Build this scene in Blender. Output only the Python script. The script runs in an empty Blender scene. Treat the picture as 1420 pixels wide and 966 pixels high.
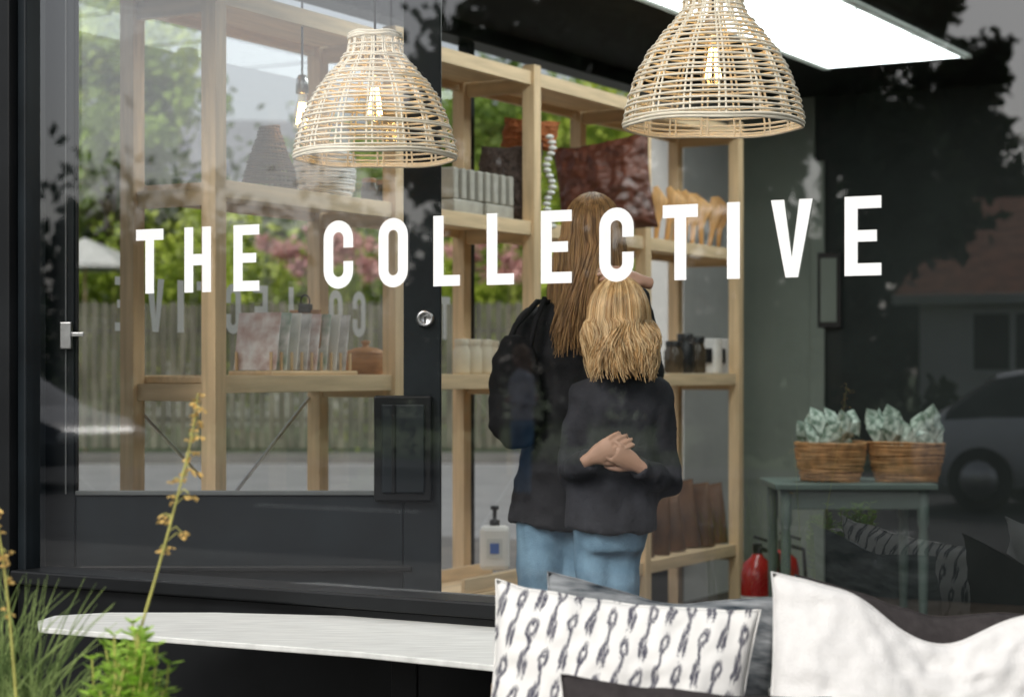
import bpy, bmesh, math, random
import numpy as np
from mathutils import Vector, Matrix, Euler, noise
random.seed(4); np.random.seed(4)
F=2700.0; H=1.28
TH=math.atan(0.572); CS=math.cos(TH); SN=math.sin(TH); FL=0.08
def W(s,n,z=0.0): return Vector((s*CS+n*SN, 4.6-s*SN+n*CS, z))
def R(px,py,d): return Vector(((px-710)*d/F, d, H+(513-py)*d/F))
def win_s(px,n=0.0):
    a=(px-710)/F; t=(n+4.6*CS)/(a*SN+CS); return t*a*CS-(t-4.6)*SN
def shelf_n(px,s=-1.58):
    a=(px-710)/F; return (a*(4.6-s*SN)-s*CS)/(SN-a*CS)
def street(px,n,z=0.0):   # point of the street opposite (seen mirrored in the glass)
    s=win_s(px,n); return W(s,-n,z)
sc=bpy.context.scene; col=sc.collection
# ---------------------------------------------------------------- materials
def new_mat(name):
    m=bpy.data.materials.new(name); m.use_nodes=True; nt=m.node_tree; nt.nodes.clear()
    out=nt.nodes.new('ShaderNodeOutputMaterial'); return m,nt,out
def M(name,c,rough=.6,var=.15,scale=8,bump=.1,metal=0,stretch=(1,1,1),spec=.5,sheen=0,bscale=None,trans=0,coat=0,c2=None):
    m,nt,out=new_mat(name); N=nt.nodes.new; L=nt.links.new
    b=N('ShaderNodeBsdfPrincipled'); tc=N('ShaderNodeTexCoord'); mp=N('ShaderNodeMapping'); mp.inputs['Scale'].default_value=stretch
    no=N('ShaderNodeTexNoise'); no.inputs['Scale'].default_value=scale; no.inputs['Detail'].default_value=6
    L(tc.outputs['Object'],mp.inputs[0]); L(mp.outputs[0],no.inputs['Vector'])
    r=N('ShaderNodeValToRGB'); r.color_ramp.elements[0].position=.32; r.color_ramp.elements[1].position=.68
    lo=[x*(1-var) for x in c]; hi=[min(1,x*(1+var)) for x in (c2 or c)]
    r.color_ramp.elements[0].color=(*lo,1); r.color_ramp.elements[1].color=(*hi,1)
    L(no.outputs[0],r.inputs[0]); L(r.outputs[0],b.inputs['Base Color'])
    b.inputs['Roughness'].default_value=rough; b.inputs['Metallic'].default_value=metal
    b.inputs['Specular IOR Level'].default_value=spec; b.inputs['Sheen Weight'].default_value=sheen; b.inputs['Coat Weight'].default_value=coat
    if bump:
        bp=N('ShaderNodeBump'); bp.inputs['Strength'].default_value=bump; bp.inputs['Distance'].default_value=.01
        if bscale:
            n2=N('ShaderNodeTexNoise'); n2.inputs['Scale'].default_value=bscale; n2.inputs['Detail'].default_value=4
            L(mp.outputs[0],n2.inputs['Vector']); L(n2.outputs[0],bp.inputs['Height'])
        else: L(no.outputs[0],bp.inputs['Height'])
        L(bp.outputs[0],b.inputs['Normal'])
    if trans:
        t=N('ShaderNodeBsdfTranslucent'); L(r.outputs[0],t.inputs[0]); mx=N('ShaderNodeMixShader'); mx.inputs[0].default_value=trans
        L(b.outputs[0],mx.inputs[1]); L(t.outputs[0],mx.inputs[2]); L(mx.outputs[0],out.inputs[0])
    else: L(b.outputs[0],out.inputs[0])
    return m
def glass(name,k,tint=(1,1,1)):
    # thin pane: Schlick reflectance, same from both sides
    m,nt,out=new_mat(name); N=nt.nodes.new; L=nt.links.new
    def mt(op,a,b=None):
        n=N('ShaderNodeMath'); n.operation=op
        for i,x in enumerate((a,b)):
            if x is None: continue
            if isinstance(x,(int,float)): n.inputs[i].default_value=x
            else: L(x,n.inputs[i])
        return n
    ge=N('ShaderNodeNewGeometry'); vd=N('ShaderNodeVectorMath'); vd.operation='DOT_PRODUCT'; L(ge.outputs['Normal'],vd.inputs[0]); L(ge.outputs['Incoming'],vd.inputs[1])
    c=mt('ABSOLUTE',vd.outputs['Value']); p=mt('POWER',mt('SUBTRACT',1.0,c.outputs[0]).outputs[0],5.0)
    fr=mt('ADD',mt('MULTIPLY',p.outputs[0],.9).outputs[0],.04*k); fr.use_clamp=True
    t=N('ShaderNodeBsdfTransparent'); t.inputs[0].default_value=(*tint,1)
    g=N('ShaderNodeBsdfGlossy'); g.inputs['Roughness'].default_value=0.0; g.inputs[0].default_value=(.95,.97,1,1)
    mx=N('ShaderNodeMixShader'); L(fr.outputs[0],mx.inputs[0]); L(t.outputs[0],mx.inputs[1]); L(g.outputs[0],mx.inputs[2]); L(mx.outputs[0],out.inputs[0])
    return m
def emit(name,c,st):
    m,nt,out=new_mat(name); e=nt.nodes.new('ShaderNodeEmission'); e.inputs[0].default_value=(*c,1); e.inputs[1].default_value=st
    nt.links.new(e.outputs[0],out.inputs[0]); return m
blackp=M('black_paint',(.008,.009,.010),.4,.3,5,.05,spec=.25)
doorp=M('door_paint',(.009,.013,.016),.4,.3,6,.06,spec=.3)
pine=M('pine_wood',(.74,.54,.32),.6,.16,3,.08,stretch=(14,14,1.2))
pineh=M('pine_wood_board',(.76,.57,.35),.6,.14,3,.08,stretch=(14,1.2,14))
pinex=M('pine_wood_cross',(.68,.50,.30),.6,.14,3,.08,stretch=(1.2,14,14))
rattan=M('rattan',(.93,.86,.71),.5,.07,30,.1)
darkrattan=M('dark_rattan',(.09,.055,.03),.6,.3,30,.1)
basketm=M('basket_willow',(.48,.25,.10),.6,.35,25,.15)
white=M('white_vinyl',(.88,.89,.88),.5,.02,20,0)
fadedwhite=M('faded_vinyl',(.82,.85,.83),.6,.04,20,0,trans=.6)
steel=M('brushed_steel',(.6,.6,.6),.3,.1,40,.02,metal=1)
blackplastic=M('black_plastic',(.015,.015,.016),.35,.1,20,0)
glassW=glass('window_glass',3.1,(.985,.99,.985)); glassD=glass('door_glass',1.8,(.98,.985,.98)); glassS=glass('side_glass',1.3,(.985,.99,.985)); glassB=glass('bulb_glass',2.0,(1,.93,.8))
ledgem=M('ledge_paint',(.66,.67,.64),.55,.12,9,.25,stretch=(1,6,1))
floorm=M('dark_floor',(.09,.07,.055),.45,.3,3,.1,stretch=(8,1,1))
ceilm=M('dark_ceiling',(.012,.013,.014),.8,.2,3,0,spec=.2)
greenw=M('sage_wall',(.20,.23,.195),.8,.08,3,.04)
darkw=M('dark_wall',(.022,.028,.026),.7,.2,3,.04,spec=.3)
whitew=M('white_wall',(.70,.70,.68),.8,.05,4,.03)
asph=M('asphalt',(.055,.055,.057),.9,.2,3,.3,bscale=60)
asph2=M('worn_asphalt',(.28,.285,.28),.9,.12,1.5,.3,bscale=60)
pave=M('paving',(.15,.145,.135),.85,.2,2,.2)
grassm=M('lawn',(.07,.12,.03),.9,.4,3,.3)
linew=M('road_paint',(.7,.7,.68),.7,.1,5,0)
# ---------------------------------------------------------------- geometry helpers
def link(o): col.objects.link(o); return o
def mk(name,v,f,mat,loc=(0,0,0),rot=(0,0,0),smooth=False,center=False):
    v=[Vector(p) for p in v]; loc=Vector(loc)
    if center:
        c=sum(v,Vector())/len(v); v=[p-c for p in v]; loc=loc+c
    me=bpy.data.meshes.new(name); me.from_pydata([tuple(p) for p in v],[],f); me.update()
    o=bpy.data.objects.new(name,me); o.location=loc; o.rotation_euler=rot
    for m in (mat if isinstance(mat,list) else [mat]): me.materials.append(m)
    if smooth: me.polygons.foreach_set('use_smooth',[True]*len(me.polygons))
    bm=bmesh.new(); bm.from_mesh(me); bmesh.ops.recalc_face_normals(bm,faces=bm.faces); bm.to_mesh(me); bm.free()
    return link(o)
def box(name,cx,cy,cz,sx,sy,sz,mat,rz=0,bev=.004,rx=0,ry=0):
    h=(sx/2,sy/2,sz/2); v=[(a*h[0],b*h[1],c*h[2]) for a in(-1,1) for b in(-1,1) for c in(-1,1)]
    f=[(0,1,3,2),(4,6,7,5),(0,4,5,1),(2,3,7,6),(0,2,6,4),(1,5,7,3)]
    o=mk(name,v,f,mat,(cx,cy,cz),(rx,ry,rz))
    if bev:
        b=o.modifiers.new('b','BEVEL'); b.width=bev; b.segments=2
    return o
def sbox(name,s0,s1,n0,n1,z0,z1,mat,bev=.004):
    c=W((s0+s1)/2,(n0+n1)/2,(z0+z1)/2); return box(name,*c,abs(s1-s0),abs(n1-n0),abs(z1-z0),mat,-TH,bev)
def group(name,ch,loc=None):
    e=bpy.data.objects.new(name,None); e.empty_display_size=.1; link(e)
    loc=Vector(loc) if loc is not None else ch[0].location.copy()
    e.location=loc
    for c in ch:
        c.parent=e; c.matrix_parent_inverse=Matrix.Translation(-loc)
    return e
def lathe(name,prof,loc,mat,seg=28,smooth=True,sx=1,sy=1,rot=(0,0,0)):
    v=[];f=[];n=len(prof)
    for i in range(seg):
        a=2*math.pi*i/seg
        for r,z in prof: v.append((r*math.cos(a)*sx,r*math.sin(a)*sy,z))
    for i in range(seg):
        j=(i+1)%seg
        for k in range(n-1): f.append((i*n+k,j*n+k,j*n+k+1,i*n+k+1))
    o=mk(name,v,f,mat,loc,rot,smooth)
    bm=bmesh.new(); bm.from_mesh(o.data); bmesh.ops.remove_doubles(bm,verts=bm.verts,dist=1e-5); bm.to_mesh(o.data); bm.free()
    return o
def curves(name,lines,rad,mat,cyc=False,loc=(0,0,0),res=1,tips=None):
    cu=bpy.data.curves.new(name,'CURVE'); cu.dimensions='3D'; cu.bevel_depth=rad; cu.bevel_resolution=res; cu.use_fill_caps=True
    for k,l in enumerate(lines):
        sp=cu.splines.new('POLY'); sp.points.add(len(l)-1)
        sp.points.foreach_set('co',[c for p in l for c in (p[0],p[1],p[2],1.0)]); sp.use_cyclic_u=cyc; sp.use_smooth=True
        if tips is not None:
            for i,p in enumerate(sp.points): p.radius=tips[min(len(tips)-1,int(i*len(tips)/len(l)))]
    cu.materials.append(mat); o=bpy.data.objects.new(name,cu); o.location=loc; return link(o)
def tube(pts,radii,seg=12):
    pts=[Vector(p) for p in pts]; v=[];f=[];n=len(pts)
    for i,p in enumerate(pts):
        t=(pts[min(i+1,n-1)]-pts[max(i-1,0)]).normalized()
        X=Vector((1,0,0)) if abs(t.x)<.85 else Vector((0,1,0))
        u=(X-t*X.dot(t)).normalized(); w=t.cross(u); r=radii[i]; ra,rb=(r if isinstance(r,tuple) else (r,r))
        for k in range(seg):
            a=2*math.pi*k/seg; v.append(p+u*ra*math.cos(a)+w*rb*math.sin(a))
    for i in range(n-1):
        for k in range(seg):
            k2=(k+1)%seg; f.append((i*seg+k,i*seg+k2,(i+1)*seg+k2,(i+1)*seg+k))
    f.append(tuple(range(seg))[::-1]); f.append(tuple((n-1)*seg+k for k in range(seg)))
    return v,f
def ell(c,rx,ry,rz,seg=16,rings=10):
    v=[];f=[]; c=Vector(c)
    v.append(c+Vector((0,0,-rz)))
    for i in range(1,rings):
        ph=-math.pi/2+math.pi*i/rings
        for k in range(seg):
            a=2*math.pi*k/seg; v.append(c+Vector((rx*math.cos(ph)*math.cos(a),ry*math.cos(ph)*math.sin(a),rz*math.sin(ph))))
    v.append(c+Vector((0,0,rz))); L=len(v)-1
    for k in range(seg):
        k2=(k+1)%seg; f.append((0,1+k2,1+k)); b=1+(rings-2)*seg; f.append((L,b+k,b+k2))
    for i in range(rings-2):
        for k in range(seg):
            k2=(k+1)%seg; a=1+i*seg; f.append((a+k,a+k2,a+seg+k2,a+seg+k))
    return v,f
def join(parts):
    v=[];f=[]
    for pv,pf in parts:
        o=len(v); v+=list(pv); f+=[tuple(i+o for i in q) for q in pf]
    return v,f
def fuse(name,parts,mat,loc,vox=.01,sm=4,wr=0,wscale=9,wz=1.0):
    v,f=join(parts); me=bpy.data.meshes.new('t'); me.from_pydata([tuple(p) for p in v],[],f); me.update()
    t=bpy.data.objects.new('t',me); link(t)
    r=t.modifiers.new('r','REMESH'); r.mode='VOXEL'; r.voxel_size=vox
    s=t.modifiers.new('s','SMOOTH'); s.iterations=sm; s.factor=.6
    dg=bpy.context.evaluated_depsgraph_get(); m2=bpy.data.meshes.new_from_object(t.evaluated_get(dg)); m2.name=name
    bpy.data.objects.remove(t)
    if wr:
        nr=[v.normal.copy() for v in m2.vertices]
        for vv,nn in zip(m2.vertices,nr):
            p=vv.co; q=Vector((p.x*wscale,p.y*wscale,p.z*wscale*wz))
            d=noise.noise(q)+.5*noise.noise(q*2.3)-.7*abs(noise.noise(q*1.4+Vector((5,3,1))))
            vv.co=p+nn*d*wr
    m2.materials.clear(); m2.materials.append(mat)
    m2.polygons.foreach_set('use_smooth',[True]*len(m2.polygons))
    o=bpy.data.objects.new(name,m2); o.location=loc; return link(o)
def leaves(name,blobs,size,mat,loc=(0,0,0),sub=45,tight=.22,aspect=.6):
    P=[]
    for (cx,cy,cz,rx,ry,rz,n) in blobs:
        k=max(3,n//sub); d=np.random.normal(size=(k,3)); d/=np.linalg.norm(d,axis=1)[:,None]
        r=np.random.uniform(.15,1,size=(k,1))**.5; cen=d*r*np.array([rx,ry,rz])
        idx=np.random.randint(0,k,n); w=np.random.uniform(.5,1.5,size=(k,1))[idx]
        p=cen[idx]+np.random.normal(size=(n,3))*np.array([rx,ry,rz])*tight*w
        P.append(p+np.array([cx,cy,cz]))
    P=np.concatenate(P); n=len(P)
    a=np.random.normal(size=(n,3)); a/=np.linalg.norm(a,axis=1)[:,None]
    b=np.cross(a,np.random.normal(size=(n,3))); b/=np.linalg.norm(b,axis=1)[:,None]
    s=np.random.uniform(.6,1.3,size=(n,1))*size
    v=np.stack([P-a*s,P+b*s*aspect,P+a*s,P-b*s*aspect],1).reshape(-1,3)
    me=bpy.data.meshes.new(name); me.vertices.add(n*4); me.vertices.foreach_set('co',v.ravel())
    me.loops.add(n*4); me.loops.foreach_set('vertex_index',np.arange(n*4)); me.polygons.add(n)
    me.polygons.foreach_set('loop_start',np.arange(0,n*4,4)); me.polygons.foreach_set('loop_total',np.full(n,4)); me.update(); me.validate()
    me.materials.append(mat); o=bpy.data.objects.new(name,me); o.location=loc; return link(o)
# ---------------------------------------------------------------- world / sun / camera
w=bpy.data.worlds.new('World'); sc.world=w; w.use_nodes=True; nt=w.node_tree; nt.nodes.clear()
sky=nt.nodes.new('ShaderNodeTexSky'); sky.sky_type='NISHITA'; sky.sun_disc=False; sky.sun_elevation=math.radians(40); sky.sun_rotation=math.radians(215)
sky.air_density=1.0; sky.dust_density=3.5
hs=nt.nodes.new('ShaderNodeHueSaturation'); hs.inputs['Saturation'].default_value=.35
bg=nt.nodes.new('ShaderNodeBackground'); bg.inputs[1].default_value=.15; wo=nt.nodes.new('ShaderNodeOutputWorld')
nt.links.new(sky.outputs[0],hs.inputs['Color']); nt.links.new(hs.outputs[0],bg.inputs[0]); nt.links.new(bg.outputs[0],wo.inputs[0])
sl=bpy.data.lights.new('sun','SUN'); sl.energy=1.5; sl.angle=math.radians(16); sl.color=(1,.96,.90)
so=link(bpy.data.objects.new('sun',sl)); so.rotation_euler=(math.radians(50),0,math.radians(-35)); so.location=(0,0,12)
cd=bpy.data.cameras.new('camera'); cam=link(bpy.data.objects.new('camera',cd)); cam.location=(0,0,H); cam.rotation_euler=(math.radians(90),0,0)
cd.sensor_width=36; cd.lens=F/1420*36; cd.shift_y=30/1420; cd.clip_end=900; cd.clip_start=.05
cd.dof.use_dof=True; cd.dof.focus_distance=4.75; cd.dof.aperture_fstop=4.0
sc.camera=cam; sc.view_settings.view_transform='Standard'; sc.view_settings.look='None'; sc.view_settings.exposure=0
# ---------------------------------------------------------------- ground & roads
mk('ground',[(-400,-400,-.12),(400,-400,-.12),(400,400,-.12),(-400,400,-.12)],[(0,1,2,3)],grassm)
def quad_s(name,s0,s1,n0,n1,z,mat): return mk(name,[W(s0,n0,z),W(s1,n0,z),W(s1,n1,z),W(s0,n1,z)],[(0,1,2,3)],mat,center=True)
quad_s('road',-60,60,-17.5,-7.0,-.114,asph)
sbox('pavement',-60,60,-7.0,-.02,-.12,0,pave,.01)
sbox('pavement',-60,60,-19.5,-17.5,-.12,0,pave,.01)
mk('road_marking',[p for i in range(-10,11) for p in (W(i*5,-12.2,-.11),W(i*5+2,-12.2,-.11),W(i*5+2,-12.08,-.11),W(i*5,-12.08,-.11))],[tuple(range(4*i,4*i+4)) for i in range(21)],linew)
mk('road',[(-24,15.8,-.114),(25,15.8,-.114),(25,29,-.114),(-24,29,-.114)],[(0,1,2,3)],asph2)
mk('road_marking',[(-24,28.6,-.108),(25,28.6,-.108),(25,28.75,-.108),(-24,28.75,-.108)],[(0,1,2,3)],linew)
box('pavement',0,29.75,-.06,48,1.5,.12,pave,0,.01)
sbox('pavement',-6,-2.2,0.0,8.8,-.12,0,pave,.01)
# ---------------------------------------------------------------- shop building
RS=3.2; NB=5.9; CE=2.75
parts=[]
parts.append(sbox('floor',-1.95,RS,.06,NB,-.1,FL,floorm,0))
parts.append(sbox('ceiling',-2.15,RS+.2,-.1,NB+.2,CE,CE+.25,ceilm,0))
parts.append(sbox('corner_pilaster',-2.15,win_s(34),-.06,.06,0,CE-.003,blackp))
parts.append(sbox('pilaster_moulding',win_s(34)+.002,win_s(46),-.03,.05,.725,CE-.003,doorp))
parts.append(sbox('stall_riser',win_s(34)+.002,RS+.2,-.03,.06,0,.695,blackp))
parts.append(sbox('window_sill',win_s(34)+.002,RS+.2,-.06,.09,.697,.735,blackp,.006))
parts.append(sbox('window_head',win_s(46)+.002,RS,-.04,.08,2.68,CE-.003,blackp))
parts.append(sbox('fascia_board',-2.2,RS+.25,-.18,-.105,2.70,3.3,blackp,.01))
parts.append(sbox('window_mullion',2.35,2.42,-.03,.05,.737,2.678,blackp))
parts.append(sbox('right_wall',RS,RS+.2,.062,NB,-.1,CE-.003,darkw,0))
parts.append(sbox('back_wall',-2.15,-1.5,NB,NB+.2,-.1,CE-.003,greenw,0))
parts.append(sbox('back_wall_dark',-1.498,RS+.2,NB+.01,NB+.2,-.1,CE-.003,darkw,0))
parts.append(sbox('back_wall_trim',-1.52,-1.44,NB-.02,NB-.002,FL,2.4,greenw))
parts.append(sbox('side_wall',-2.15,-1.95,5.2,NB-.003,-.1,CE-.003,whitew,0))
parts.append(sbox('side_plinth',-2.15,-1.95,.062,5.197,-.1,.3,blackp,0))
parts.append(sbox('side_sill',-2.2,-1.9,.10,5.19,.302,.33,whitew))
parts.append(sbox('side_mullion',-2.07,-2.02,3.15,3.21,.332,CE-.003,blackp))
parts.append(sbox('side_head',-2.1,-1.97,.10,5.19,2.68,CE-.003,blackp))
parts.append(mk('side_glass',[W(-2.045,.1,.332),W(-2.045,5.19,.332),W(-2.045,5.19,2.68),W(-2.045,.1,2.68)],[(0,1,2,3)],glassS,center=True))
parts.append(mk('window_glass',[W(-1.53,0,.735),W(RS,0,.735),W(RS,0,2.68),W(-1.53,0,2.68)],[(0,1,2,3)],glassW,center=True))
parts.append(sbox('first_floor_wall',-2.15,RS+.2,-.1,NB+.2,3.002,5.6,M('render_wall',(.35,.33,.3),.9,.1,3,.1),.0))
rm=M('roof_tiles',(.16,.07,.045),.8,.3,6,.3)
v=[W(-2.5,-.4,5.6),W(RS+.5,-.4,5.6),W(RS+.5,NB+.5,5.6),W(-2.5,NB+.5,5.6),W(-2.5,NB/2,7.6),W(RS+.5,NB/2,7.6)]
parts.append(mk('roof',v,[(0,1,5,4),(2,3,4,5),(0,4,3),(1,2,5),(0,3,2,1)],rm,center=True))
for s0 in (-1.4,1.0):
    parts.append(sbox('upper_window_frame',s0,s0+1.2,-.14,-.102,3.7,5.0,white))
    parts.append(sbox('upper_window_pane',s0+.07,s0+1.13,-.155,-.142,3.77,4.93,blackplastic,0))
group('shop_building',parts,W(0,3,0))
# ceiling light panels
lp=emit('light_panel_diffuser',(.93,1,.98),5.5)
ch=[]
for i in range(5):
    n1=4.91-i*.72; ch.append(sbox('diffuser',-1.05,-.40,n1-.69,n1,CE-.016,CE-.004,lp,0))
    ch.append(sbox('divider',-1.05,-.40,n1-.715,n1-.695,CE-.030,CE-.004,steel,0))
ch.append(sbox('frame_side',-1.09,-1.053,1.3,4.95,CE-.02,CE-.002,fadedwhite,0)); ch.append(sbox('frame_side',-.397,-.36,1.3,4.95,CE-.02,CE-.002,fadedwhite,0))
for i in range(4):  # second panel row added outside the view to brighten the room
    n1=4.0-i*.9; ch.append(sbox('diffuser',1.0,1.6,n1-.6,n1,CE-.016,CE-.004,lp,0))
group('ceiling_light',ch)
# ---------------------------------------------------------------- lettering
def glyph(ch,wd,ht,st):
    P=[]
    def r(x0,y0,x1,y1): P.append([(x0,y0),(x1,y0),(x1,y1),(x0,y1)])
    def arc(cx,cy,R0,R1,a0,a1,k=12):
        for i in range(k):
            t0=math.radians(a0+(a1-a0)*i/k); t1=math.radians(a0+(a1-a0)*(i+1)/k)
            P.append([(cx+R0*math.cos(t0),cy+R0*math.sin(t0)),(cx+R1*math.cos(t0),cy+R1*math.sin(t0)),(cx+R1*math.cos(t1),cy+R1*math.sin(t1)),(cx+R0*math.cos(t1),cy+R0*math.sin(t1))])
    m=wd/2
    if ch=='T': r(0,ht-st,wd,ht); r(m-st/2,0,m+st/2,ht-st)
    if ch=='H': r(0,0,st,ht); r(wd-st,0,wd,ht); r(st,m*0+ht/2-st/2,wd-st,ht/2+st/2)
    if ch=='E': r(0,0,st,ht); r(st,0,wd,st*.9); r(st,ht-st*.9,wd,ht); r(st,ht/2-st*.42,wd*.88,ht/2+st*.42)
    if ch=='L': r(0,0,st,ht); r(st,0,wd,st*.9)
    if ch=='I': r(0,0,wd,ht)
    if ch=='V': P.append([(0,ht),(st*1.05,ht),(m,st*1.5),(m-st*.5,0)]); P.append([(wd-st*1.05,ht),(wd,ht),(m+st*.5,0),(m,st*1.5)]); P.append([(m-st*.5,0),(m+st*.5,0),(m,st*1.5)])
    if ch in 'OC':
        arc(m,m,m-st,m,180,360); arc(m,ht-m,m-st,m,0,180)
        r(0,m,st,ht-m)
        if ch=='O': r(wd-st,m,wd,ht-m)
        else: r(wd-st,m,wd,m+ht*.14); r(wd-st,ht-m-ht*.14,wd,ht-m)
    return P
def lettering(name,items,z0,ht,place,mat):
    out=[]
    for c,a,b in items:
        v=[];f=[]
        for poly in glyph(c,b-a,ht,.0295*ht/.17):
            o=len(v); v+=[place(a+x,0)+Vector((0,0,z0+y)) for x,y in poly]; f.append(tuple(range(o,o+len(poly))))
        out.append(mk('letter_'+c.lower(),v,f,mat,center=True))
    return group(name,out)
L0=[('T',190,228),('H',257,294),('E',325,361),('C',450,491),('O',526,567),('L',602,639),('L',676,714),('E',751,794),('C',832,880),('T',920,969),('I',1009,1027),('V',1070,1128),('E',1172,1223)]
lettering('window_lettering',[(c,win_s(a),win_s(b)) for c,a,b in L0],H+.202,.170,lambda x,y:W(x,-.004,0),white)
word="THE COLLECTIVE"; items=[]; x=0
for c in word:
    wd={'I':.035,' ':.09}.get(c,.09)
    if c!=' ': items.append((c,x,x+wd))
    x+=wd+.07
nEnd=shelf_n(160,-2.05)
lettering('side_window_lettering',items,H+.13,.18,lambda x_,y:W(-2.052,nEnd+x-.07-x_,0),fadedwhite)
# ---------------------------------------------------------------- door (standing open inside the window)
DD=5.5; k=DD/F
def dbox(name,p0,p1,q0,q1,y0,y1,mat,bev=.004):
    a=R(p0,q1,DD); b=R(p1,q0,DD); return box(name,(a.x+b.x)/2,DD+(y0+y1)/2,(a.z+b.z)/2,b.x-a.x,y1-y0,b.z-a.z,mat,0,bev)
ztop=2.55; ptop=513-(ztop-H)/k; pbot=513+(H-FL-.01)/k
ch=[dbox('hinge_stile',58,106,ptop,pbot,-.02,.025,doorp),dbox('lock_stile',560,612,ptop,pbot,-.02,.025,doorp),
    dbox('bottom_rail',106.5,559.5,686,790,-.018,.022,doorp),dbox('kick_panel',106.5,559.5,790.5,pbot-60,-.004,.012,doorp),dbox('foot_rail',106.5,559.5,pbot-59,pbot,-.018,.022,doorp),
    dbox('top_rail',106.5,559.5,ptop,ptop+60,-.018,.022,doorp),
    dbox('glazing_bead',106.8,559,679,686,-.026,-.012,M('grey_bead',(.10,.11,.11),.5,.1,10,0),.003),dbox('glazing_bead_side',106.8,111,ptop+60,679,-.026,-.012,blackp,.002),
    dbox('panel_moulding',112,572,783,791,-.028,-.016,blackp,.004),
    dbox('edge_strip',93,95,ptop,684,-.027,-.0205,M('grey_strip',(.22,.23,.23),.5,.1,10,0),.001),
    dbox('letter_box',520,600,548,694,-.045,-.0205,blackp,.006),dbox('letter_box_flap',531,590,560,682,-.054,-.0455,doorp,.004),dbox('letter_box_ridge',545,550,560,682,-.060,-.0545,blackp,.002),
    dbox('hinge_plate',88,104,447,484,-.05,-.028,steel,.003),dbox('latch_bar',104,121,461,467,-.05,-.04,steel,.002)]
p=R(590,442,DD); ch.append(lathe('lock_cylinder',[(0,.012),(.014,.012),(.017,.016),(.023,.014),(.025,.008),(.026,0)],(p.x,DD-.0205,p.z),steel,24,rot=(math.radians(90),0,0)))
ch.append(box('keyhole',p.x,DD-.034,p.z-.002,.004,.004,.014,blackplastic,0,0))
a=R(106,686,DD); b=R(560,ptop+55,DD); ch.append(mk('door_glass',[(a.x,DD,a.z),(b.x,DD,a.z),(b.x,DD,b.z),(a.x,DD,b.z)],[(0,1,2,3)],glassD,center=True))
group('shop_door',ch)
# ---------------------------------------------------------------- shelving
NS=[.68,1.67,2.655,3.65,4.67]; SF=-1.43; SB=-1.75; ps=.055; ch=[]
for n in NS:
    ch.append(sbox('front_post',SF-ps/2,SF+ps/2,n-ps/2,n+ps/2,FL,2.47,pine,.003)); ch.append(sbox('back_post',SB-ps/2,SB+ps/2,n-ps/2,n+ps/2,FL,2.47,pine,.003))
LV=[.443,1.26,1.855,2.44]
for z in LV:
    for i in range(4):
        n0,n1=NS[i]+ps/2+.001,NS[i+1]-ps/2-.001
        ch.append(sbox('shelf_board',SB+.01,SF-.01,n0,n1,z-.02,z,pineh,.002))
        ch.append(sbox('front_rail',SF-.008,SF+.014,n0,n1,z-.05,z+.004,pineh,.002)); ch.append(sbox('back_rail',SB-.014,SB+.008,n0,n1,z-.05,z+.004,pineh,.002))
    for n in NS: ch.append(sbox('cross_rail',SB+ps/2+.001,SF-ps/2-.001,n-.012,n+.012,z-.075,z-.022,pinex,.002))
br=[]
for i in (0,3):
    for (za,zb) in ((.47,1.2),):
        br.append([W(SB-.02,NS[i],za),W(SB-.02,NS[i+1],zb)]); br.append([W(SB-.026,NS[i],zb),W(SB-.026,NS[i+1],za)])
ch.append(curves('cross_brace',br,.006,steel))
group('shelving_unit',ch)
# ---------------------------------------------------------------- pendants & baskets
def arcprof(prof,t):
    d=[0]
    for i in range(len(prof)-1): d.append(d[-1]+math.dist(prof[i],prof[i+1]))
    x=t*d[-1]
    for i in range(len(prof)-1):
        if x<=d[i+1]+1e-9:
            f=(x-d[i])/(d[i+1]-d[i]); return (prof[i][0]*(1-f)+prof[i+1][0]*f,prof[i][1]*(1-f)+prof[i+1][1]*f)
    return prof[-1]
def weave(name,prof,loc,mat,nr,nribs,rad,jit=.002,seg=56,sx=1,sy=1,pair=.012,rz=0):
    rings=[];ribs=[]
    for i in range(nr):
        t=i/(nr-1); t=min(1,max(0,t+random.uniform(-.2,.2)/nr)); r,z=arcprof(prof,t)
        ph=random.uniform(0,6.28); am=random.uniform(.3,1)*jit; ph2=random.uniform(0,6.28)
        rings.append([(sx*(r+am*math.sin(nribs/2*a+ph2)*.5+am*math.sin(3*a+ph))*math.cos(a),sy*(r+am*math.sin(3*a+ph))*math.sin(a),z+am*1.3*math.sin(a+ph)+am*math.sin(2*a+ph2)) for a in [2*math.pi*j/seg for j in range(seg)]])
    for i in range(nribs):
        for dd in (-pair/2,pair/2):
            l=[]
            for j in range(15):
                r,z=arcprof(prof,j/14); a=2*math.pi*i/nribs+dd/max(r,.05)*(.4+j/14)+rz; r-=rad*.8
                l.append((sx*r*math.cos(a),sy*r*math.sin(a),z))
            ribs.append(l)
    a=curves(name+'_rings',rings,rad,mat,True,loc); b=curves(name+'_ribs',ribs,rad*.9,mat,False,loc); return [a,b]
fil=emit('filament',(1,.60,.20),40)
def bulbset(c,zb):
    ch=[lathe('lamp_holder',[(0,.06),(.012,.06),(.02,.045),(.021,0),(0,0)],(c.x,c.y,zb),steel),
     lathe('bulb',[(.013,.0),(.014,-.02),(.022,-.045),(.032,-.08),(.030,-.105),(.018,-.125),(0,-.13)],(c.x,c.y,zb),glassB)]
    fl=[]
    for i in range(6):
        a=i*math.pi/3; fl.append([(.008*math.cos(a),.008*math.sin(a),-.03),(.018*math.cos(a),.018*math.sin(a),-.10)])
    ch.append(curves('filament',fl,.002,fil,False,(c.x,c.y,zb))); return ch
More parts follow.
